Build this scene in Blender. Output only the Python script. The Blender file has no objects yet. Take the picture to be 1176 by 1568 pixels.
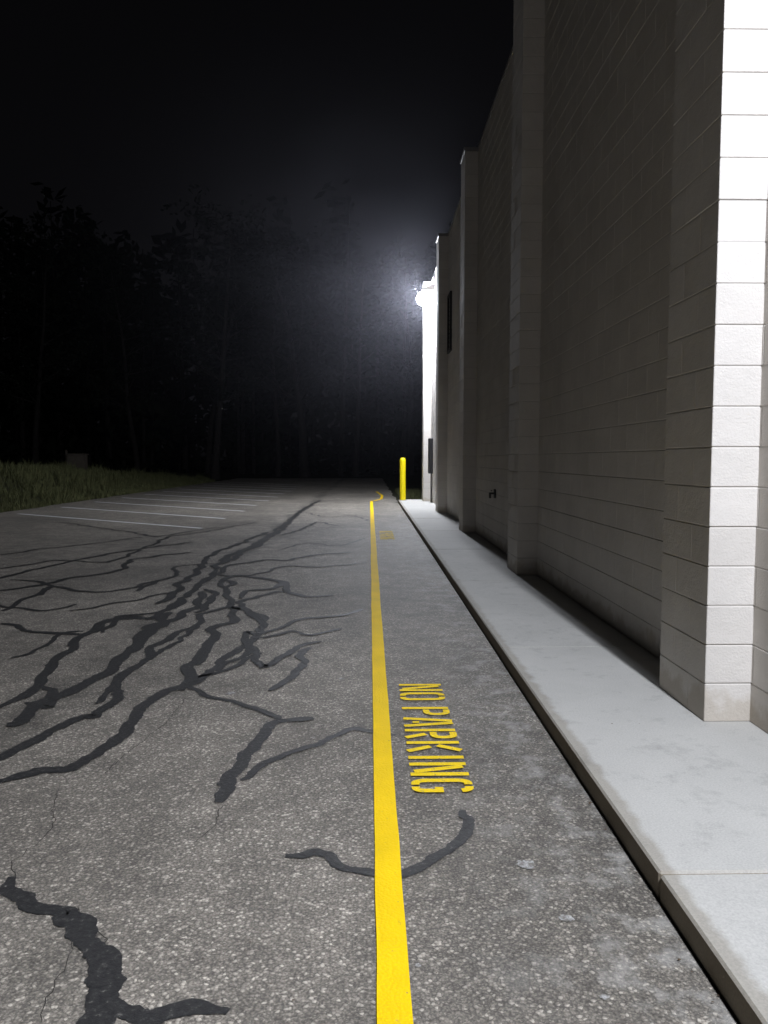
import bpy, math, random
from mathutils import Vector, Matrix, noise
random.seed(7)
S = bpy.context.scene
COL = S.collection
S.view_settings.view_transform = 'Standard'
S.view_settings.look = 'None'
S.view_settings.exposure = 0

# ------------------------------------------------------------ dimensions (m)
CAM_H = 1.45
KERB_X, KERB_H = 0.953, 0.09
PIL_X, WALL_X = 1.73, 1.97
WALL_END = 25.45
ROOF = KERB_H + 34 * 0.203
PIL_Y = [3.87, 8.95, 14.25, 19.55, 24.8]

# ------------------------------------------------------------ helpers
def mesh_obj(name, verts, faces, mat=None, parent=None, smooth=False):
    me = bpy.data.meshes.new(name)
    me.from_pydata([tuple(v) for v in verts], [], faces)
    me.update()
    if smooth:
        for p in me.polygons: p.use_smooth = True
    ob = bpy.data.objects.new(name, me)
    COL.objects.link(ob)
    if mat: me.materials.append(mat)
    if parent: ob.parent = parent
    return ob

def empty(name, loc=(0, 0, 0)):
    e = bpy.data.objects.new(name, None)
    e.location = loc
    e.empty_display_size = 0.2
    COL.objects.link(e)
    return e

def cb_topology():
    idx = lambda s, a: ((s[0]*2+s[1])*2+s[2])*3+a
    def pos(s, a):
        return Vector([(1 if s[k] else -1) * (1.0 if k == a else 0.8) for k in range(3)])
    faces = []
    def add(keys):
        pts = [pos(*k) for k in keys]
        n = (pts[1]-pts[0]).cross(pts[2]-pts[0])
        c = sum(pts, Vector())/len(pts)
        ks = keys if n.dot(c) > 0 else keys[::-1]
        faces.append(tuple(idx(*k) for k in ks))
    for a in range(3):
        o = [k for k in range(3) if k != a]
        for s in (0, 1):
            ks = []
            for (p, q) in ((0, 0), (1, 0), (1, 1), (0, 1)):
                t = [0, 0, 0]; t[a] = s; t[o[0]] = p; t[o[1]] = q
                ks.append((tuple(t), a))
            add(ks)
    for c in range(3):
        a, b = [k for k in range(3) if k != c]
        for sa in (0, 1):
            for sb in (0, 1):
                t0 = [0, 0, 0]; t0[a] = sa; t0[b] = sb; t1 = list(t0); t1[c] = 1
                add([(tuple(t0), a), (tuple(t1), a), (tuple(t1), b), (tuple(t0), b)])
    for x in (0, 1):
        for y in (0, 1):
            for z in (0, 1):
                add([((x, y, z), 0), ((x, y, z), 1), ((x, y, z), 2)])
    return faces
CBF = cb_topology()

def cbox(V, F, lo, hi, c=0.004):
    b = len(V)
    for x in (0, 1):
        for y in (0, 1):
            for z in (0, 1):
                s = (x, y, z)
                for a in range(3):
                    V.append([(hi[k] if s[k] else lo[k]) + (0 if k == a else (-c if s[k] else c)) for k in range(3)])
    F.extend([tuple(i+b for i in f) for f in CBF])

def lathe(name, prof, mat, parent=None, seg=32, loc=(0, 0, 0)):
    V, F = [], []
    for (r, z) in prof:
        for i in range(seg):
            a = 2*math.pi*i/seg
            V.append((loc[0]+r*math.cos(a), loc[1]+r*math.sin(a), loc[2]+z))
    for j in range(len(prof)-1):
        for i in range(seg):
            k = (i+1) % seg
            F.append((j*seg+i, j*seg+k, (j+1)*seg+k, (j+1)*seg+i))
    F.append(tuple((len(prof)-1)*seg+i for i in range(seg)))
    return mesh_obj(name, V, F, mat, parent, smooth=True)

# ------------------------------------------------------------ materials
def new_mat(name):
    m = bpy.data.materials.new(name); m.use_nodes = True
    nt = m.node_tree
    return m, nt, nt.nodes['Principled BSDF']
def N(nt, t, **kw):
    n = nt.nodes.new(t)
    for k, v in kw.items():
        if k in n.inputs: n.inputs[k].default_value = v
        else: setattr(n, k, v)
    return n
def L(nt, a, b): nt.links.new(a, b)
def coords(nt): return N(nt, 'ShaderNodeTexCoord').outputs['Object']
def noise_n(nt, co, scale, detail=4, rough=0.55, dim='3D'):
    n = N(nt, 'ShaderNodeTexNoise', Scale=scale, Detail=detail, Roughness=rough)
    n.noise_dimensions = dim
    L(nt, co, n.inputs['Vector']); return n.outputs['Fac']
def ramp(nt, fac, stops):
    r = N(nt, 'ShaderNodeValToRGB')
    e = r.color_ramp.elements
    while len(e) < len(stops): e.new(0.5)
    for i, (p, c) in enumerate(stops):
        e[i].position = p
        e[i].color = (c, c, c, 1) if isinstance(c, (int, float)) else (*c, 1)
    L(nt, fac, r.inputs['Fac']); return r.outputs['Color']
def mixc(nt, fac, a, b, mode='MIX'):
    m = N(nt, 'ShaderNodeMix', data_type='RGBA', blend_type=mode)
    for sock, v in ((m.inputs[0], fac), (m.inputs[6], a), (m.inputs[7], b)):
        if isinstance(v, (int, float)): sock.default_value = v
        elif isinstance(v, tuple): sock.default_value = (*v, 1)
        else: L(nt, v, sock)
    return m.outputs[2]
def math_n(nt, op, a, b=None, clamp=False):
    m = N(nt, 'ShaderNodeMath', operation=op); m.use_clamp = clamp
    for i, v in enumerate((a, b)):
        if v is None: continue
        if isinstance(v, (int, float)): m.inputs[i].default_value = v
        else: L(nt, v, m.inputs[i])
    return m.outputs[0]
def bump(nt, h, strength, dist, bs):
    b = N(nt, 'ShaderNodeBump', Strength=strength, Distance=dist)
    L(nt, h, b.inputs['Height']); L(nt, b.outputs['Normal'], bs.inputs['Normal']); return b
def simple(name, col, rough=0.6, metal=0.0, var=0.15, scale=8, spec=.5):
    m, nt, bs = new_mat(name)
    f = noise_n(nt, coords(nt), scale, 2)
    L(nt, mixc(nt, f, tuple(c*(1-var) for c in col), tuple(min(1, c*(1+var)) for c in col)), bs.inputs['Base Color'])
    bs.inputs['Roughness'].default_value = rough
    bs.inputs['Metallic'].default_value = metal
    bs.inputs['Specular IOR Level'].default_value = spec
    return m

def asphalt_mat():
    m, nt, bs = new_mat('asphalt')
    co = coords(nt)
    v1 = N(nt, 'ShaderNodeTexVoronoi', voronoi_dimensions='2D', Scale=95.0, Randomness=1.0); L(nt, co, v1.inputs['Vector'])
    v2 = N(nt, 'ShaderNodeTexVoronoi', voronoi_dimensions='2D', Scale=230.0, Randomness=1.0); L(nt, co, v2.inputs['Vector'])
    sep1 = N(nt, 'ShaderNodeSeparateColor'); L(nt, v1.outputs['Color'], sep1.inputs[0])
    sep2 = N(nt, 'ShaderNodeSeparateColor'); L(nt, v2.outputs['Color'], sep2.inputs[0])
    k = 1.66
    sc = lambda c: (k*1.04*c[0], k*.995*c[1], k*.93*c[2])
    stone1 = ramp(nt, sep1.outputs[0], [(0.0, sc((0.065, 0.061, 0.056))), (0.62, sc((0.092, 0.086, 0.078))), (0.85, sc((0.17, 0.16, 0.144))), (1.0, sc((0.46, 0.44, 0.40)))])
    stone2 = ramp(nt, sep2.outputs[0], [(0.0, sc((0.06, 0.057, 0.051))), (0.6, sc((0.11, 0.104, 0.094))), (1.0, sc((0.25, 0.238, 0.214)))])
    st = mixc(nt, 0.5, stone1, stone2)
    edge = ramp(nt, v1.outputs['Distance'], [(0.25, 1.0), (0.65, 0.5)])
    st = mixc(nt, 0.8, st, edge, 'MULTIPLY')
    big = noise_n(nt, co, 0.45, 6, 0.62, '2D')
    st = mixc(nt, 1.0, st, ramp(nt, big, [(0.3, 0.70), (0.5, 1.0), (0.7, 1.25)]), 'MULTIPLY')
    mid = noise_n(nt, co, 4.0, 6, 0.7, '2D')
    st = mixc(nt, 1.0, st, ramp(nt, mid, [(0.3, 0.75), (0.5, 1.0), (0.75, 1.35)]), 'MULTIPLY')
    sx = N(nt, 'ShaderNodeSeparateXYZ'); L(nt, co, sx.inputs[0])
    # old paving seam with ingrained dirt running parallel to the building
    d = math_n(nt, 'ABSOLUTE', math_n(nt, 'ADD', sx.outputs[0], 1.95))
    wob = math_n(nt, 'MULTIPLY', noise_n(nt, co, 1.3, 5, .55, '2D'), 1.1)
    band = math_n(nt, 'SUBTRACT', math_n(nt, 'ADD', d, wob), 0.50)
    bandf = ramp(nt, band, [(0.0, 0.62), (0.28, 1.0)])
    st = mixc(nt, 1.0, st, bandf, 'MULTIPLY')
    # pale dusty smudges beside the kerb
    kk = math_n(nt, 'MULTIPLY', math_n(nt, 'SUBTRACT', sx.outputs[0], 0.25), 1.8, True)
    sm = ramp(nt, noise_n(nt, co, 6.0, 6, 0.7, '2D'), [(0.50, 0.0), (0.66, 1.0)])
    f = math_n(nt, 'MULTIPLY', math_n(nt, 'MULTIPLY', kk, sm), 0.5)
    st = mixc(nt, f, st, (0.36, 0.35, 0.325))
    L(nt, st, bs.inputs['Base Color'])
    bs.inputs['Roughness'].default_value = 0.7
    bs.inputs['Specular IOR Level'].default_value = 0.4
    h = math_n(nt, 'ADD', math_n(nt, 'MULTIPLY', v1.outputs['Distance'], -1.0), math_n(nt, 'MULTIPLY', v2.outputs['Distance'], -0.5))
    bump(nt, h, 0.55, 0.005, bs)
    return m

def paint_mat(name, col, lo=0.30, hi=0.42, under=(0.16, 0.15, 0.135)):
    m, nt, bs = new_mat(name)
    co = coords(nt)
    v1 = N(nt, 'ShaderNodeTexVoronoi', voronoi_dimensions='2D', Scale=95.0); L(nt, co, v1.inputs['Vector'])
    wear = noise_n(nt, co, 38.0, 5, 0.7, '2D')
    w = ramp(nt, wear, [(lo, 0.0), (hi, 1.0)])
    tone = ramp(nt, noise_n(nt, co, 3.0, 4), [(0.3, 0.88), (0.7, 1.05)])
    L(nt, mixc(nt, w, under, mixc(nt, 1.0, col, tone, 'MULTIPLY')), bs.inputs['Base Color'])
    bs.inputs['Roughness'].default_value = 0.75
    bs.inputs['Specular IOR Level'].default_value = 0.2
    bump(nt, math_n(nt, 'MULTIPLY', v1.outputs['Distance'], -1.0), 0.5, 0.005, bs)
    return m

def seal_mat():
    m, nt, bs = new_mat('crack_sealant')
    co = coords(nt)
    f = noise_n(nt, co, 45.0, 5, 0.75, '2D')
    L(nt, ramp(nt, f, [(0.3, (0.014, 0.014, 0.0145)), (0.58, (0.027, 0.0265, 0.026)), (0.66, (0.05, 0.048, 0.045)), (0.74, (0.16, 0.152, 0.135))]), bs.inputs['Base Color'])
    bs.inputs['Roughness'].default_value = 0.55
    bs.inputs['Specular IOR Level'].default_value = 0.25
    bump(nt, f, 0.6, 0.005, bs)
    return m

def concrete_mat(name='sidewalk_concrete', base=(0.44, 0.432, 0.405)):
    m, nt, bs = new_mat(name)
    co = coords(nt)
    c = mixc(nt, noise_n(nt, co, 1.1, 6, 0.65), tuple(x*0.78 for x in base), tuple(x*1.16 for x in base))
    c = mixc(nt, 1.0, c, ramp(nt, noise_n(nt, co, 130, 2), [(0.3, 0.88), (0.7, 1.08)]), 'MULTIPLY')
    c = mixc(nt, 1.0, c, ramp(nt, noise_n(nt, co, 7, 5, 0.7), [(0.26, 0.78), (0.45, 1.0)]), 'MULTIPLY')
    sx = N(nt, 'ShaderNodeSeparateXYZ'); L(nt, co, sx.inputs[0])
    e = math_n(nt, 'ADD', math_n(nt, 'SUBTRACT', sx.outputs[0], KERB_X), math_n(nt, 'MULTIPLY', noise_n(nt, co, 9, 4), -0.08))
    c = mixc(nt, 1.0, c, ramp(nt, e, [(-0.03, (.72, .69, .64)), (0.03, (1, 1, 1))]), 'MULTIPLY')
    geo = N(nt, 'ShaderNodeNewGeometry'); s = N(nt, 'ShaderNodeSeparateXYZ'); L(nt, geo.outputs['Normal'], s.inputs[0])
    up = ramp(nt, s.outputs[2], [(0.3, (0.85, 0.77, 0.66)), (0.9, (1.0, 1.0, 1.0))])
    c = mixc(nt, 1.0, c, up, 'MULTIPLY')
    L(nt, c, bs.inputs['Base Color'])
    bs.inputs['Roughness'].default_value = 0.85
    bump(nt, noise_n(nt, co, 160, 2), 0.25, 0.003, bs)
    return m

def block_mat():
    m, nt, bs = new_mat('painted_concrete_block')
    co = coords(nt)
    at = N(nt, 'ShaderNodeAttribute', attribute_name='tone')
    c = mixc(nt, at.outputs['Fac'], (0.635, 0.60, 0.555), (0.67, 0.635, 0.59))
    c = mixc(nt, 1.0, c, ramp(nt, noise_n(nt, co, 2.2, 4), [(0.3, 0.92), (0.7, 1.04)]), 'MULTIPLY')
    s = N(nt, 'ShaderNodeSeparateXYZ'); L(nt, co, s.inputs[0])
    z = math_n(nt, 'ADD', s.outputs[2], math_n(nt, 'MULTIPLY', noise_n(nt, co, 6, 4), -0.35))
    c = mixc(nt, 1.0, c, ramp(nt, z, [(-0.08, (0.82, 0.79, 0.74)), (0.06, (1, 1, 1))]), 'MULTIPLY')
    L(nt, c, bs.inputs['Base Color'])
    bs.inputs['Roughness'].default_value = 0.9
    bs.inputs['Specular IOR Level'].default_value = 0.08
    h = math_n(nt, 'ADD', noise_n(nt, co, 90, 3, 0.65), math_n(nt, 'MULTIPLY', noise_n(nt, co, 14, 2), 1.2))
    bump(nt, h, 0.45, 0.007, bs)
    return m

M_ASPH = asphalt_mat()
M_YEL = paint_mat('yellow_road_paint', (0.84, 0.56, 0.0), 0.22, 0.33)
M_YEL2 = paint_mat('yellow_stencil_paint', (0.86, 0.60, 0.005), 0.27, 0.40)
M_WHT = paint_mat('worn_white_paint', (0.8, 0.8, 0.8), 0.30, 0.46)
M_SEAL = seal_mat()
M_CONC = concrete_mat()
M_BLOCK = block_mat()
M_MORTAR = simple('painted_mortar', (0.53, 0.505, 0.47), 0.8)
M_COPING = simple('coping_metal', (0.3, 0.29, 0.28), 0.6, 0.1)
M_HOUS = simple('lamp_housing_bronze', (0.05, 0.045, 0.04), 0.5, 0.4)
M_DARK = simple('dark_louvre_metal', (0.03, 0.03, 0.032), 0.6)
M_BOLL = simple('bollard_yellow', (0.78, 0.62, 0.0), 0.4, 0, 0.06)
M_BARK = simple('bark', (0.020, 0.018, 0.017), 0.9, 0, 0.4, 5, .05)
M_LEAF = simple('foliage', (0.011, 0.013, 0.010), 0.9, 0, 0.4, 0.7, .0)
M_GROUND = simple('grassy_ground', (0.025, 0.026, 0.016), 0.95, 0, 0.4, 2.5, .05)
M_GRASS = simple('grass_blades', (0.068, 0.072, 0.032), 0.8, 0, 0.6, 0.9, .1)
M_WOOD = simple('weathered_wood', (0.04, 0.034, 0.028), 0.85, 0, 0.3, 6, .1)
M_DEBRIS = simple('dry_leaf_bits', (0.07, 0.045, 0.025), 0.9, 0, 0.5, 3)
M_CRACK = simple('open_crack', (0.045, 0.042, 0.038), 0.95, 0, 0.4, 20, .05)

# ------------------------------------------------------------ camera
PITCH, YAW, F = math.radians(3.93), math.radians(1.07), 1178.0
cam_d = bpy.data.cameras.new('camera')
cam = bpy.data.objects.new('camera', cam_d); COL.objects.link(cam)
cam.location = (0, 0, CAM_H)
cam.rotation_euler = (math.pi/2 - PITCH, 0, -YAW)
cam_d.sensor_fit = 'VERTICAL'; cam_d.sensor_height = 24
cam_d.lens = 24*F/1568
cam_d.clip_start = 0.05; cam_d.clip_end = 1500
S.camera = cam
R = cam.rotation_euler.to_matrix()
def G(x, y):
    """survey of ground marks: sight line -> point on the pavement plane (z=0)"""
    d = R @ Vector(((x-588)/F, -(y-784)/F, -1))
    t = CAM_H / -d.z
    return Vector((d.x*t, d.y*t))

# ------------------------------------------------------------ ground sheets
mesh_obj('ground', [(-400, -200, -.02), (400, -200, -.02), (400, 600, -.02), (-400, 600, -.02)], [(0, 1, 2, 3)], M_GROUND)
def lot():
    V = []; F_ = []
    ys = [-30+0.5*i for i in range(178)]
    for y in ys:
        w = noise.noise(Vector((3.1, y*0.5, 0)))*0.18
        V.append((-10.0+w, y, 0)); V.append((0.945 if y < 26.2 else 0.945+w*0.6, y, 0))
    for i in range(len(ys)-1):
        F_.append((2*i, 2*i+1, 2*i+3, 2*i+2))
    mesh_obj('parking_lot', V, F_, M_ASPH)
lot()

def ribbon(V, Fc, pts, widths, z):
    n = len(pts); b = len(V)
    for i, p in enumerate(pts):
        a = pts[max(0, i-1)]; c = pts[min(n-1, i+1)]
        d0 = (p-a) if i > 0 else (c-p); d1 = (c-p) if i < n-1 else (p-a)
        if d0.length < 1e-6: d0 = d1
        if d1.length < 1e-6: d1 = d0
        d0 = d0.normalized(); d1 = d1.normalized()
        t = d0+d1
        t = t.normalized() if t.length > 1e-3 else d1
        nrm = Vector((-t.y, t.x))
        k = 1/max(0.6, nrm.dot(Vector((-d1.y, d1.x))))
        wl, wr = widths[i] if isinstance(widths[i], tuple) else (widths[i]/2, widths[i]/2)
        V.append((*(p+nrm*wl*k), z)); V.append((*(p-nrm*wr*k), z))
    for i in range(n-1):
        Fc.append((b+2*i+1, b+2*i+3, b+2*i+2, b+2*i))

# yellow line (painted over the sealed cracks)
V, Fc = [], []
ys = [-3+0.05*i for i in range(592)]
pts = [Vector((0.063+0.004*noise.noise(Vector((0, y*0.6, 5))), y)) for y in ys]
ribbon(V, Fc, pts, [(0.046+0.0025*noise.noise(Vector((1, y*3, 0)))+.002*noise.noise(Vector((1, y*20, 0))), 0.046+0.0025*noise.noise(Vector((7, y*3, 0)))+.002*noise.noise(Vector((7, y*20, 0)))) for y in ys], 0.0085)
mesh_obj('yellow_line', V, Fc, M_YEL)
V, Fc = [], []
ribbon(V, Fc, [Vector((0.15, 26.7)), Vector((0.42, 28.0)), Vector((0.5, 30.5)), Vector((0.30, 34.5))], [0.1]*4, 0.0045)
mesh_obj('yellow_line', V, Fc, M_YEL)

# angled bay stripes
V, Fc = [], []
for i in range(11):
    a = Vector((-3.5+random.uniform(-.05, .05), 16.1+2.65*i)); b = Vector((-9.3, 20.5+2.85*i))
    n = 30
    ribbon(V, Fc, [a.lerp(b, j/n) for j in range(n+1)], [0.125+0.015*noise.noise(Vector((i, j*.7, 0))) for j in range(n+1)], 0.0085)
mesh_obj('parking_bay_lines', V, Fc, M_WHT)

# stencil lettering (strokes; u = reading direction, v = up)
def arc(cx, cy, rx, ry, a0, a1, n=7):
    return [(cx+rx*math.cos(math.radians(a0+(a1-a0)*i/n)), cy+ry*math.sin(math.radians(a0+(a1-a0)*i/n))) for i in range(n+1)]
def O_half(left):
    if left: return [(.42, .94)] + arc(.30, .76, .19, .18, 90, 180) + arc(.30, .24, .19, .18, 180, 270) + [(.42, .06)]
    return [(.58, .94)] + arc(.70, .76, .19, .18, 90, 0) + arc(.70, .24, .19, .18, 0, -90) + [(.58, .06)]
GLY = {
 'N': [[(.1, 0), (.1, 1)], [(.31, .93), (.69, .07)], [(.9, 0), (.9, 1)]],
 'O': [O_half(True), O_half(False)],
 'P': [[(.12, 0), (.12, 1)], [(.33, .94), (.62, .94)] + arc(.66, .73, .2, .21, 80, -80) + [(.6, .51), (.33, .51)]],
 'A': [[(.08, 0), (.38, 1)], [(.92, 0), (.62, 1)], [(.41, .25), (.59, .25)]],
 'R': [[(.12, 0), (.12, 1)], [(.33, .94), (.62, .94)] + arc(.66, .75, .2, .19, 80, -80) + [(.6, .55), (.33, .55)], [(.52, .40), (.86, 0)]],
 'K': [[(.12, 0), (.12, 1)], [(.84, 1), (.38, .58)], [(.48, .44), (.88, 0)]],
 'I': [[(.5, 0), (.5, 1)]],
 'G': [[(.44, .94)] + arc(.32, .76, .19, .18, 90, 180) + arc(.32, .24, .19, .18, 180, 270) + [(.44, .06)],
       [(.58, .94)] + arc(.66, .79, .2, .15, 90, 5), [(.58, .06), (.68, .06)] + arc(.68, .2, .18, .14, -80, 0) + [(.86, .44), (.62, .44)]],
}
def stencil(y_start, x0=0.186, h=0.268):
    V, Fc = [], []
    y = y_start; q = 0
    for ch in 'NO PARKING':
        if ch == ' ': y -= 0.095; continue
        w = 0.145 if ch != 'I' else 0.06
        for st in GLY[ch]:
            p2 = [Vector((x0+v*h, y-u*w)) for (u, v) in st]
            q += 1
            ribbon(V, Fc, p2, [0.037]*len(p2), 0.0085+0.0002*(q % 5))
        y -= w+0.037
    mesh_obj('no_parking_marking', V, Fc, M_YEL2)
stencil(4.85)
stencil(15.4)

# ------------------------------------------------------------ crack sealing
CR = [
 ([(20,1342),(26,1365),(48,1385),(74,1392),(100,1410),(122,1440)], 26),
 ([(92,1400),(118,1432),(142,1455),(160,1490),(158,1530),(140,1610)], 52),
 ([(162,1512),(195,1542),(250,1552),(300,1547),(342,1556)], 30),
 ([(86,1402),(112,1390),(135,1408),(130,1450)], 11),
 ([(337,1228),(357,1190),(382,1150),(408,1114),(440,1104),(480,1098)], 20),
 ([(368,1197),(420,1163),(470,1146),(515,1128),(548,1116),(580,1124),(612,1128)], 13),
 ([(430,1105),(408,1092),(372,1080),(318,1068),(285,1048)], 11),
 ([(432,1310),(480,1307),(520,1326),(565,1339),(604,1347),(645,1332),(682,1302),(706,1275),(718,1240)], 15),
 ([(0,1196),(60,1180),(112,1176),(152,1152),(192,1120),(222,1082),(258,1058),(300,1045),(332,1022),(352,1002),(385,985),(402,958),(378,935),(368,922),(400,913),(434,906),(470,914),(508,912)], 15),
 ([(0,1168),(60,1124),(120,1102),(150,1098),(168,1072),(180,1046),(214,1018),(240,992),(272,968),(300,960),(318,942),(345,932),(352,915),(336,890)], 14),
 ([(0,1082),(58,1042),(108,990),(168,950),(232,948),(262,930),(300,902),(332,872)], 13),
 ([(0,955),(60,966),(130,972),(172,958),(190,944),(250,936),(290,918)], 11),
 ([(0,905),(60,897),(112,885),(180,874),(204,858),(250,850),(290,846)], 10),
 ([(0,886),(80,866),(150,852),(230,838),(300,830)], 8),
 ([(0,872),(90,858),(160,862),(210,845),(260,822),(330,812),(390,800)], 6),
 ([(0,935),(50,912),(78,900),(140,908),(190,902),(262,884)], 9),
 ([(0,1120),(60,1082),(148,1040),(205,992),(236,962),(262,938)], 19),
 ([(270,1055),(292,1020),(322,992),(328,965),(352,950),(360,930),(392,940),(410,958)], 16),
 ([(330,1030),(362,1010),(380,990),(372,968),(398,972),(450,955),(500,944),(550,933)], 11),
 ([(398,976),(440,968),(482,972),(526,963)], 9),
 ([(386,990),(402,1022),(436,1004),(462,990),(492,982)], 13),
 ([(414,1058),(446,1040),(466,1018),(458,1002),(474,992)], 13),
 ([(300,904),(320,885),(352,868),(402,858),(440,858),(480,850),(545,846)], 8),
 ([(335,880),(372,882),(404,878),(434,868),(500,868),(566,862)], 6),
 ([(350,900),(358,882),(400,885),(430,893),(438,908)], 11),
 ([(368,918),(384,905),(422,900),(428,890)], 11),
 ([(318,902),(332,914),(312,930),(296,938)], 13),
 ([(330,872),(352,850),(392,836),(430,812),(456,786),(490,766)], 9),
 ([(345,862),(372,846),(404,826),(440,800),(468,776)], 8),
 ([(240,925),(286,892),(312,870),(322,850),(370,832),(410,815)], 9),
 ([(430,842),(470,832),(520,836),(562,824)], 3.5),
 ([(470,785),(500,792),(540,790),(566,798)], 3),
 ([(200,905),(230,895),(262,880),(272,868),(330,862)], 8),
 ([(60,912),(72,902),(60,890),(20,888)], 8),
 ([(150,970),(180,946),(228,942)], 9),
 ([(95,800),(180,812),(238,822),(300,812),(350,806)], 5),
 ([(0,850),(70,840),(150,832),(220,822)], 6),
 ([(60,1052),(84,1060),(78,1082),(40,1078)], 14),
 ([(402,1000),(372,1012),(345,1028),(300,1040)], 9),
 ([(0,1010),(50,1000),(100,972),(128,968)], 6),
 ([(420,820),(452,815),(486,800),(520,806)], 5),
 ([(196,998),(232,962),(276,945),(300,925),(310,905)], 15),
 ([(150,1078),(196,1030),(232,1005),(268,985),(312,952)], 10),
 ([(110,935),(172,925),(214,918),(268,905)], 6),
 ([(0,925),(60,935),(120,925)], 5),
]
def crom(P, per):
    out = []
    Q = [P[0]]+P+[P[-1]]
    for i in range(1, len(Q)-2):
        p0, p1, p2, p3 = Q[i-1:i+3]
        n = max(2, int((p2-p1).length/per))
        for j in range(n):
            t = j/n
            c = 0.5*((2*p1)+(p2-p0)*t+(2*p0-5*p1+4*p2-p3)*t*t+(3*p1-p0-3*p2+p3)*t**3)
            out.append(c.lerp(p1.lerp(p2, t), .35))
    out.append(P[-1]); return out
V, Fc = [], []
for ci, (pl, wpx) in enumerate(CR):
    P = [G(*p) for p in pl]
    mid = pl[len(pl)//2]
    w0 = wpx/(mid[1]-703)*CAM_H
    w0 = max(0.045, min(0.12, w0))
    near = mid[1] > 1050
    path = crom(P, 0.012 if near else (0.02 if mid[1] > 950 else 0.05))
    o = ci*7.3; m = len(path)
    pp, ww = [], []
    far = mid[1] < 1000
    for i, p in enumerate(path):
        q = Vector((p.x, p.y, o))
        pp.append(p+Vector((noise.noise(q*(3 if far else 7)), noise.noise(q*(3 if far else 7)+Vector((5, 5, 5)))))*(0.10 if far else 0.035)
                  + Vector((noise.noise(q*22), noise.noise(q*22+Vector((5, 5, 5)))))*0.008)
        e = min(1, 0.5+min(i, m-1-i)*(0.08 if near else .12))
        ww.append(tuple(w0*e*(0.5+0.20*noise.noise(q*5+s)+0.14*noise.noise(q*28+s)+.12*noise.noise(q*80+s)) for s in (Vector((0, 0, 0)), Vector((9, 4, 0)))))
    ribbon(V, Fc, pp, ww, 0.004+0.00012*(ci % 30))
mesh_obj('crack_sealant', V, Fc, M_SEAL)

# a few open cracks
HC = [
 [(22,1345),(20,1320),(60,1290),(80,1262),(86,1210)], [(112,1435),(105,1470),(75,1520),(60,1568)],
 [(285,1070),(250,1110),(200,1150),(160,1185)], [(340,1235),(330,1262),(300,1290)],
 [(120,1392),(160,1440),(158,1470)]]
V, Fc = [], []
for ci, pl in enumerate(HC):
    path = crom([G(*p) for p in pl], 0.02)
    pp = [p+Vector((noise.noise(Vector((p.x*22, p.y*22, ci))), noise.noise(Vector((p.x*22, p.y*22, ci+40)))))*0.02 for p in path]
    ribbon(V, Fc, pp, [0.003+0.0025*noise.noise(Vector((p.x*30, p.y*30, 1))) for p in pp], 0.0025+0.0001*ci)
mesh_obj('hairline_cracks', V, Fc, M_CRACK)

# paint splash spots
V, Fc = [], []
for (x, y, r) in [(805,1325,.03),(524,1040,.02),(352,1062,.026),(640,1480,.008),(925,1528,.012),(480,1130,.010),(868,1408,.02)]:
    c = G(x, y); b = len(V); n = 32
    V.append((c.x, c.y, 0.0041))
    for i in range(n):
        a = 2*math.pi*i/n; rr = r*(1+0.5*noise.noise(Vector((math.cos(a)*2.5, math.sin(a)*2.5, x))))
        V.append((c.x+rr*math.cos(a), c.y+rr*math.sin(a), 0.0041))
    for i in range(n): Fc.append((b, b+1+i, b+1+(i+1) % n))
mesh_obj('pale_stains', V, Fc, paint_mat('chalky_stain', (0.42, 0.42, 0.41), 0.42, 0.62))

# ------------------------------------------------------------ sidewalk (slabs with real joints)
V, Fc = [], []
js = [-6.7, -3.65, -0.6, 2.43, 5.48, 8.53, 11.58, 14.63, 17.68, 20.73, 23.78, 26.0]
for a, b in zip(js[:-1], js[1:]):
    dz = random.uniform(-.002, .002)
    cbox(V, Fc, (KERB_X+random.uniform(-.002, .002), a+.003, -0.15), (2.1, b-.003, KERB_H+dz), 0.008)
cbox(V, Fc, (KERB_X+.02, -6.6, -.2), (2.08, 25.95, KERB_H-.02), 0.002)
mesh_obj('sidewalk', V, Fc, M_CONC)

# ------------------------------------------------------------ building
bld = empty('block_building', (8, 10, 0))
def child(ob):
    ob.parent = bld; ob.matrix_parent_inverse = Matrix.Translation(-bld.location); return ob
BH, BL, J, JV = 0.203, 0.406, 0.006, 0.0025
def blocks_obj(name, boxes):
    V, Fc, T = [], [], []
    for lo, hi in boxes:
        t = random.random(); cbox(V, Fc, lo, hi, 0.0032); T += [t]*24
    ob = mesh_obj(name, V, Fc, M_BLOCK)
    at = ob.data.attributes.new('tone', 'FLOAT', 'POINT')
    at.data.foreach_set('value', T)
    return child(ob)
bx = []
Y0 = -6.5
for c in range(34):
    z0 = KERB_H+c*BH; y = Y0-(BL/2 if c % 2 else 0)
    dc = random.gauss(0, .0006)
    while y < WALL_END:
        a, b = max(y, Y0), min(y+BL, WALL_END)
        if b-a > 0.05:
            dx = random.gauss(0, 0.0005)+dc
            bx.append(((WALL_X+dx, a+JV/2, z0+J/2), (WALL_X+.1, b-JV/2, z0+BH-J/2)))
        y += BL
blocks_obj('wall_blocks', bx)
bx = []
for py in PIL_Y:
    w = 0.62
    for c in range(34):
        z0 = KERB_H+c*BH
        s = py+(0.406 if c % 2 else 0.214)
        for a, b in ((py, s), (s, py+w)):
            d = random.gauss(0, .0008)
            bx.append(((PIL_X+d, a+(JV/2 if a != py else d*2), z0+J/2), (WALL_X+.02, b-JV/2, z0+BH-J/2)))
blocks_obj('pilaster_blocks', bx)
V, Fc = [], []
cbox(V, Fc, (WALL_X+.0045, Y0+.01, KERB_H-.1), (14, WALL_END-.012, ROOF-.01), 0.001)
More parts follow.
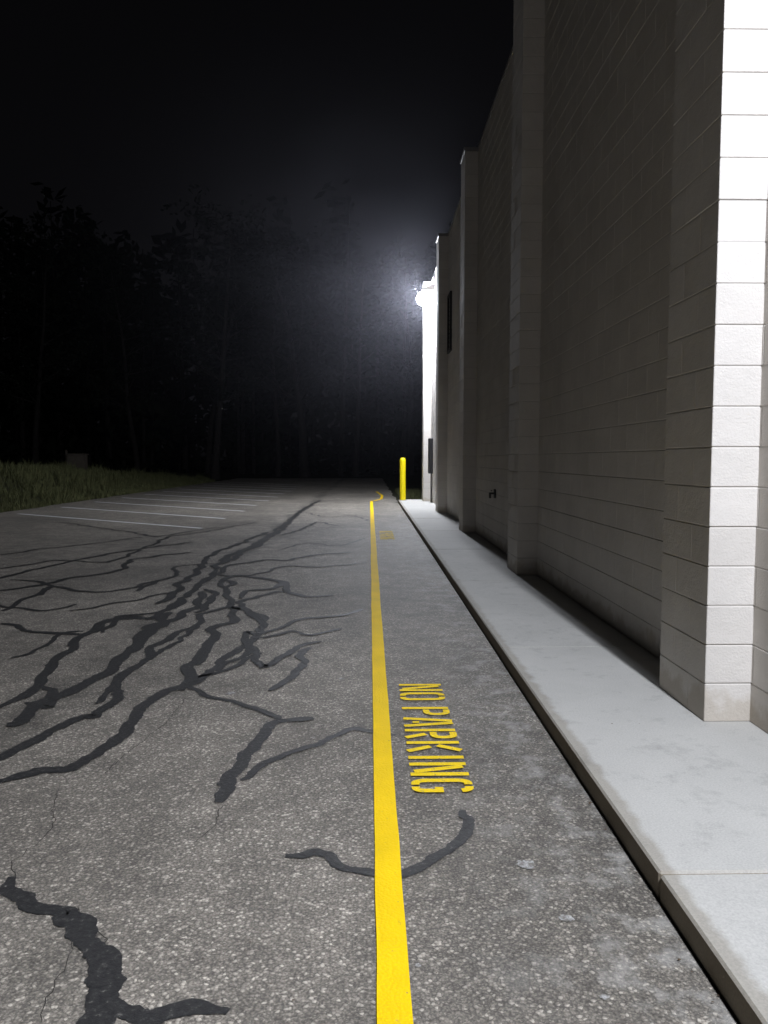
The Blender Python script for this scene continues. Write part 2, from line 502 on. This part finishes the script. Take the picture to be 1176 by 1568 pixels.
for py in PIL_Y:
    cbox(V, Fc, (PIL_X+.0045, py+.005, KERB_H-.05), (WALL_X+.05, py+.62-.006, ROOF-.012), 0.001)
child(mesh_obj('mortar_core', V, Fc, M_MORTAR))
V, Fc = [], []
cbox(V, Fc, (WALL_X-.02, Y0, ROOF), (WALL_X+.3, WALL_END+.03, ROOF+.06), .006)
for py in PIL_Y:
    cbox(V, Fc, (PIL_X-.02, py-.02, ROOF+.002), (WALL_X+.1, py+.64, ROOF+.065), .006)
child(mesh_obj('roof_coping', V, Fc, M_COPING))
# wall louvre
V, Fc = [], []
ly, lz = 18.6, 4.1
cbox(V, Fc, (WALL_X-.05, ly, lz), (WALL_X+.02, ly+.05, lz+1.3), .003)
cbox(V, Fc, (WALL_X-.05, ly+.6, lz), (WALL_X+.02, ly+.65, lz+1.3), .003)
cbox(V, Fc, (WALL_X-.052, ly-.01, lz+1.3), (WALL_X+.02, ly+.66, lz+1.35), .003)
cbox(V, Fc, (WALL_X-.052, ly-.01, lz-.05), (WALL_X+.02, ly+.66, lz), .003)
for i in range(12):
    z = lz+.02+i*.107
    b = len(V); V += [(WALL_X-.045, ly+.05, z), (WALL_X-.045, ly+.6, z), (WALL_X-.004, ly+.6, z+.09), (WALL_X-.004, ly+.05, z+.09)]
    Fc.append((b, b+1, b+2, b+3))
child(mesh_obj('louvre', V, Fc, M_DARK))
V, Fc = [], []
cbox(V, Fc, (WALL_X-.12, 23.9, 1.0), (WALL_X-.003, 24.3, 2.1), .01)
cbox(V, Fc, (WALL_X-.132, 23.93, 1.03), (WALL_X-.1205, 24.27, 2.07), .004)
cbox(V, Fc, (WALL_X-.06, 24.1, .09), (WALL_X-.02, 24.14, 1.0), .01)
child(mesh_obj('electrical_cabinet', V, Fc, M_DARK))
V, Fc = [], []
cbox(V, Fc, (WALL_X-.02, 11.95, .84), (WALL_X-.004, 12.07, .98), .004)
cbox(V, Fc, (WALL_X-.09, 11.99, .9), (WALL_X-.02, 12.03, .93), .006)
cbox(V, Fc, (WALL_X-.10, 11.99, .84), (WALL_X-.07, 12.03, .93), .006)
cbox(V, Fc, (WALL_X-.07, 11.97, .95), (WALL_X-.055, 12.05, .965), .004)
child(mesh_obj('hose_tap', V, Fc, M_DARK))

# ------------------------------------------------------------ wall lamps
def wall_lamp(y, z, power, out, drop, globe=None, rad=.09):
    e = empty('wall_lamp', (WALL_X, y, z))
    w = .2; D = max(.3, out+.06)
    prof = [(0, .17), (-.10, .17), (-D, .05), (-D, 0.0), (0, 0.0)]
    V = [(p[0]-.002, -w, p[1]) for p in prof]+[(p[0]-.002, w, p[1]) for p in prof]
    n = len(prof); Fc = [tuple(range(n))[::-1], tuple(range(n, 2*n))]
    Fc += [(i, (i+1) % n, n+(i+1) % n, n+i) for i in range(n)]
    mesh_obj('housing', V, Fc, M_HOUS, e)
    V, Fc = [], []
    cbox(V, Fc, (-.012, -.22, -.05), (-.001, .22, .22), .003)
    mesh_obj('back_plate', V, Fc, M_HOUS, e)
    if globe:
        # glowing glass refractor hanging under the housing: this IS the light source
        rx, ry, rz = globe
        m, nt, bs = new_mat('lamp_refractor_glass')
        area = 4*math.pi*((((rx*ry)**1.6+(rx*rz)**1.6+(ry*rz)**1.6)/3)**(1/1.6))
        bs.inputs['Base Color'].default_value = (.8, .8, .8, 1)
        bs.inputs['Emission Color'].default_value = (0.86, 0.9, 1, 1)
        bs.inputs['Emission Strength'].default_value = power/(math.pi*area)
        V, Fc = [], []; a, b = 12, 18
        for i in range(a+1):
            t = math.pi*i/a
            for j in range(b):
                p = 2*math.pi*j/b
                V.append((-out+rx*math.sin(t)*math.cos(p), ry*math.sin(t)*math.sin(p), -drop+rz*math.cos(t)))
        for i in range(a):
            for j in range(b):
                k = (j+1) % b
                Fc.append((i*b+j, (i+1)*b+j, (i+1)*b+k, i*b+k))
        mesh_obj('refractor', V, Fc, m, e, True)
    else:
        ld = bpy.data.lights.new('lamp_light', 'POINT'); ld.energy = power; ld.shadow_soft_size = rad
        ld.color = (0.86, 0.90, 1.0)
        lo = bpy.data.objects.new('lamp_light', ld); COL.objects.link(lo); lo.parent = e
        lo.location = (-out, 0, -drop)
    return e
wall_lamp(-1.2, 6.35, 3350, .11, .13)
wall_lamp(23.6, 6.5, 3400, .32, .215, (.22, .22, .205))

# ------------------------------------------------------------ bollard
bo = empty('bollard', (1.09, 25.35, KERB_H))
lathe('sleeve', [(.1, 0), (.1, 1.28), (.097, 1.33), (.085, 1.37), (.06, 1.395), (.03, 1.408), (.004, 1.41)], M_BOLL, bo)
lathe('base_collar', [(.13, 0), (.13, .012), (.102, .02), (.1005, .02)], M_CONC, bo)

# ------------------------------------------------------------ bank, grass
def bank_h(x, y):
    d = -10.15-x
    if d < 0: return -0.01
    t = min(1, d/3.8); s = t*t*(3-2*t)
    fade = 1-min(1, max(0, (y-34)/16))*0.8
    return -0.01+s*0.95*fade+0.07*noise.noise(Vector((x*.5, y*.5, 0)))*min(1, d)
V, Fc = [], []
nx, ny = 40, 90
for j in range(ny+1):
    for i in range(nx+1):
        x = -10.12-(i/nx)**1.7*40; y = 5+j*0.75
        V.append((x, y, bank_h(x, y)))
for j in range(ny):
    for i in range(nx):
        a = j*(nx+1)+i; Fc.append((a, a+nx+1, a+nx+2, a+1))
mesh_obj('grass_bank', V, Fc, M_GROUND, smooth=True)
V, Fc = [], []
def blade(x, y, z, h):
    a = random.uniform(0, 6.28); w = random.uniform(.006, .014)*1.3
    lx, ly = random.gauss(0, .3)*h, random.gauss(0, .3)*h
    dx, dy = w*math.cos(a), w*math.sin(a); b = len(V)
    V.extend([(x-dx, y-dy, z), (x+dx, y+dy, z), (x+dx*.6+lx*.4, y+dy*.6+ly*.4, z+h*.6), (x-dx*.6+lx*.4, y-dy*.6+ly*.4, z+h*.6), (x+lx, y+ly, z+h)])
    Fc.append((b, b+1, b+2, b+3)); Fc.append((b+3, b+2, b+4))
for i in range(56000):
    x = -10.0-random.random()**1.5*9; y = random.uniform(12, 50)
    c = noise.noise(Vector((x*.8, y*.8, 3)))+.5*noise.noise(Vector((x*2.5, y*2.5, 8)))
    if c < -0.30 and random.random() < .8: continue
    h = random.uniform(.10, .30)*(1+2.0*max(0, c))*(0.5+min(1, (-10.0-x)/.8)*.6)
    blade(x, y, bank_h(x, y)-.005, h)
for i in range(7000):
    x = random.uniform(1.15, 7); y = random.uniform(26.1, 36)
    blade(x, y, -.02, random.uniform(.05, .18))
mesh_obj('grass', V, Fc, M_GRASS)

# utility box on posts
ub = empty('utility_box', (-14.3, 38.0, 0.6))
V, Fc = [], []
cbox(V, Fc, (-.42, -.25, .35), (.42, .25, 1.05), .02)
cbox(V, Fc, (-.47, -.3, 1.05), (.47, .3, 1.12), .015)
cbox(V, Fc, (-.36, -.265, .42), (-.01, -.2505, .98), .006)
cbox(V, Fc, (.01, -.265, .42), (.36, -.2505, .98), .006)
mesh_obj('cabinet', V, Fc, M_WOOD, ub)
V, Fc = [], []
for px in (-.38, .38):
    cbox(V, Fc, (px-.05, -.05, -.3), (px+.05, .05, .35), .006)
cbox(V, Fc, (-.56, -.04, -.3), (-.48, .04, 1.3), .006)
mesh_obj('posts', V, Fc, M_WOOD, ub)

# ------------------------------------------------------------ trees
def tube(V, Fc, a, b, ra, rb, seg=7):
    d = (b-a)
    if d.length < 1e-4: return
    q = d.to_track_quat('Z', 'Y'); s = len(V)
    for (p, r) in ((a, ra), (b, rb)):
        for i in range(seg):
            t = 2*math.pi*i/seg
            V.append(tuple(p+q @ Vector((r*math.cos(t), r*math.sin(t), 0))))
    for i in range(seg):
        k = (i+1) % seg; Fc.append((s+i, s+k, s+seg+k, s+seg+i))
def leafc(LV, LF, c, r, n, sz):
    for _ in range(n):
        p = c+Vector((random.gauss(0, r), random.gauss(0, r), random.gauss(0, r*.7)))
        u = Vector((random.gauss(0, 1), random.gauss(0, 1), random.gauss(0, .6))).normalized()
        v = u.orthogonal().normalized()
        s = sz*random.uniform(.6, 1.3); b = len(LV)
        LV.extend([tuple(p-u*s), tuple(p+v*s*.5), tuple(p+u*s), tuple(p-v*s*.5)])
        LF.append((b, b+1, b+2, b+3))
def tree(x, y, H, r0):
    e = empty('tree', (x, y, 0))
    V, Fc, LV, LF = [], [], [], []
    p = Vector((0, 0, -.1)); d = Vector((random.gauss(0, .03), random.gauss(0, .03), 1)); n = 12
    for i in range(n):
        q = p+d.normalized()*H/n
        t0, t1 = 1-i/n*.85, 1-(i+1)/n*.85
        tube(V, Fc, p, q, r0*t0*(1.35 if i == 0 else 1), r0*t1, 9)
        if i >= 3:
            for _ in range(3):
                a = random.uniform(0, 6.28); ln = H*.30*(1-abs(i/n-.5)*.7)*random.uniform(.6, 1.1)
                bd = Vector((math.cos(a), math.sin(a), random.uniform(.2, .8)))
                b0 = q.copy(); rr = r0*t1*.4
                for s in range(4):
                    b1 = b0+bd.normalized()*ln/4
                    tube(V, Fc, b0, b1, rr*(1-s*.22), rr*(1-(s+1)*.22), 5)
                    if s > 0:
                        tw = b1+Vector((random.gauss(0, .6), random.gauss(0, .6), random.gauss(.2, .4)))
                        tube(V, Fc, b1, tw, rr*.25, rr*.08, 4)
                        leafc(LV, LF, tw, .42, 18, .19)
                        leafc(LV, LF, b1, .35, 8, .19)
                    b0 = b1; bd += Vector((random.gauss(0, .2), random.gauss(0, .2), random.gauss(.05, .15)))
        p = q; d += Vector((random.gauss(0, .04), random.gauss(0, .04), 0))
    mesh_obj('trunk_and_limbs', V, Fc, M_BARK, e, True)
    mesh_obj('crown', LV, LF, M_LEAF, e)
for (x, y, H, r) in [(-11, 55, 17, .28), (-5.2, 62, 19, .36), (-18, 60, 16, .22), (-25, 58, 17, .25), (-7.6, 64, 17, .2), (-1.2, 66, 17, .25), (3.5, 66, 16, .24), (9, 62, 16, .25), (-31, 60, 19, .28), (-13.6, 65, 19, .24)]:
    tree(x, y, H, r)
V, Fc, LV, LF = [], [], [], []
for i in range(190):
    x = random.uniform(-75, 45); y = random.uniform(70, 94); H = random.uniform(17, 26)
    p0 = Vector((x, y, -.1)); p1 = Vector((x+random.gauss(0, .5), y, H))
    tube(V, Fc, p0, p1, random.uniform(.15, .3), .04, 6)
    for k in range(30):
        h = random.uniform(.0, 1.02)*H; sp = 2.6*(1.15-h/H)
        leafc(LV, LF, Vector((x+random.gauss(0, sp), y+random.gauss(0, sp), h)), .8, 6, .7)
tl = empty('tree_line', (0, 75, 0))
for ob in (mesh_obj('trunks', V, Fc, M_BARK), mesh_obj('foliage', LV, LF, M_LEAF)):
    ob.parent = tl; ob.matrix_parent_inverse = Matrix.Translation((0, -75, 0))

# ------------------------------------------------------------ debris
V, Fc = [], []
def chip(x, y, z, s):
    a = random.uniform(0, 6.28); b = len(V)
    for k in range(5):
        t = a+k*1.2566; r = s*random.uniform(.5, 1.1)
        V.append((x+r*math.cos(t), y+r*.6*math.sin(t), z+.002+random.uniform(0, s*.4)))
    Fc.append((b, b+1, b+2, b+3, b+4))
for i in range(320):
    chip(random.uniform(-4, .93), random.uniform(1, 14), .003, random.uniform(.002, .007))
for i in range(110):
    chip(random.gauss(.92, .02), random.uniform(1, 24), .003, random.uniform(.004, .012))
for i in range(80):
    chip(random.uniform(.98, 1.9), random.uniform(1.4, 22), KERB_H+.003, random.uniform(.002, .007))
mesh_obj('leaf_litter', V, Fc, M_DEBRIS)

# ------------------------------------------------------------ mist round the far lamp
bpy.ops.mesh.primitive_ico_sphere_add(subdivisions=3, radius=1, location=(0.6, 23.5, 6.9))
mist = bpy.context.object; mist.name = 'mist'; mist.scale = (12.0, 5.5, 9.0)
mm = bpy.data.materials.new('mist'); mm.use_nodes = True; nt = mm.node_tree
for n in list(nt.nodes): nt.nodes.remove(n)
out = N(nt, 'ShaderNodeOutputMaterial'); sc = N(nt, 'ShaderNodeVolumeScatter', Anisotropy=0.0)
sc.inputs['Color'].default_value = (.86, .87, 1, 1)
co = coords(nt); ln = N(nt, 'ShaderNodeVectorMath', operation='LENGTH'); L(nt, co, ln.inputs[0])
fall = math_n(nt, 'SUBTRACT', 1.0, ln.outputs['Value'], True)
f0 = math_n(nt, 'MULTIPLY', fall, 0.0020)
f1 = math_n(nt, 'MULTIPLY', math_n(nt, 'POWER', fall, 3.2), 0.013)
nz = ramp(nt, noise_n(nt, co, 4.5, 2, .5), [(.38, .2), (.62, 1.0)])
dn = math_n(nt, 'ADD', math_n(nt, 'MULTIPLY', f1, nz), f0)
L(nt, dn, sc.inputs['Density']); L(nt, sc.outputs[0], out.inputs['Volume'])
mist.data.materials.append(mm)
try: mm.cycles.volume_step_rate = 3.0
except Exception as ex: print('step', ex)

# ------------------------------------------------------------ night sky + moon
w = bpy.data.worlds.new('World'); S.world = w; w.use_nodes = True
nt = w.node_tree; bg = nt.nodes['Background']
sky = N(nt, 'ShaderNodeTexSky', sky_type='NISHITA'); sky.sun_disc = False
sky.sun_elevation = math.radians(3); sky.sun_rotation = math.radians(200)
hs = N(nt, 'ShaderNodeHueSaturation', Saturation=0.0); L(nt, sky.outputs[0], hs.inputs['Color'])
L(nt, mixc(nt, 1.0, hs.outputs[0], (0.86, 0.84, 1.0), 'MULTIPLY'), bg.inputs['Color'])
bg.inputs['Strength'].default_value = 0.0018
sd = bpy.data.lights.new('moon', 'SUN'); sd.energy = 0.01; sd.angle = math.radians(0.5); sd.color = (.85, .9, 1)
so = bpy.data.objects.new('moon', sd); COL.objects.link(so); so.rotation_euler = (math.radians(60), 0, math.radians(-20))
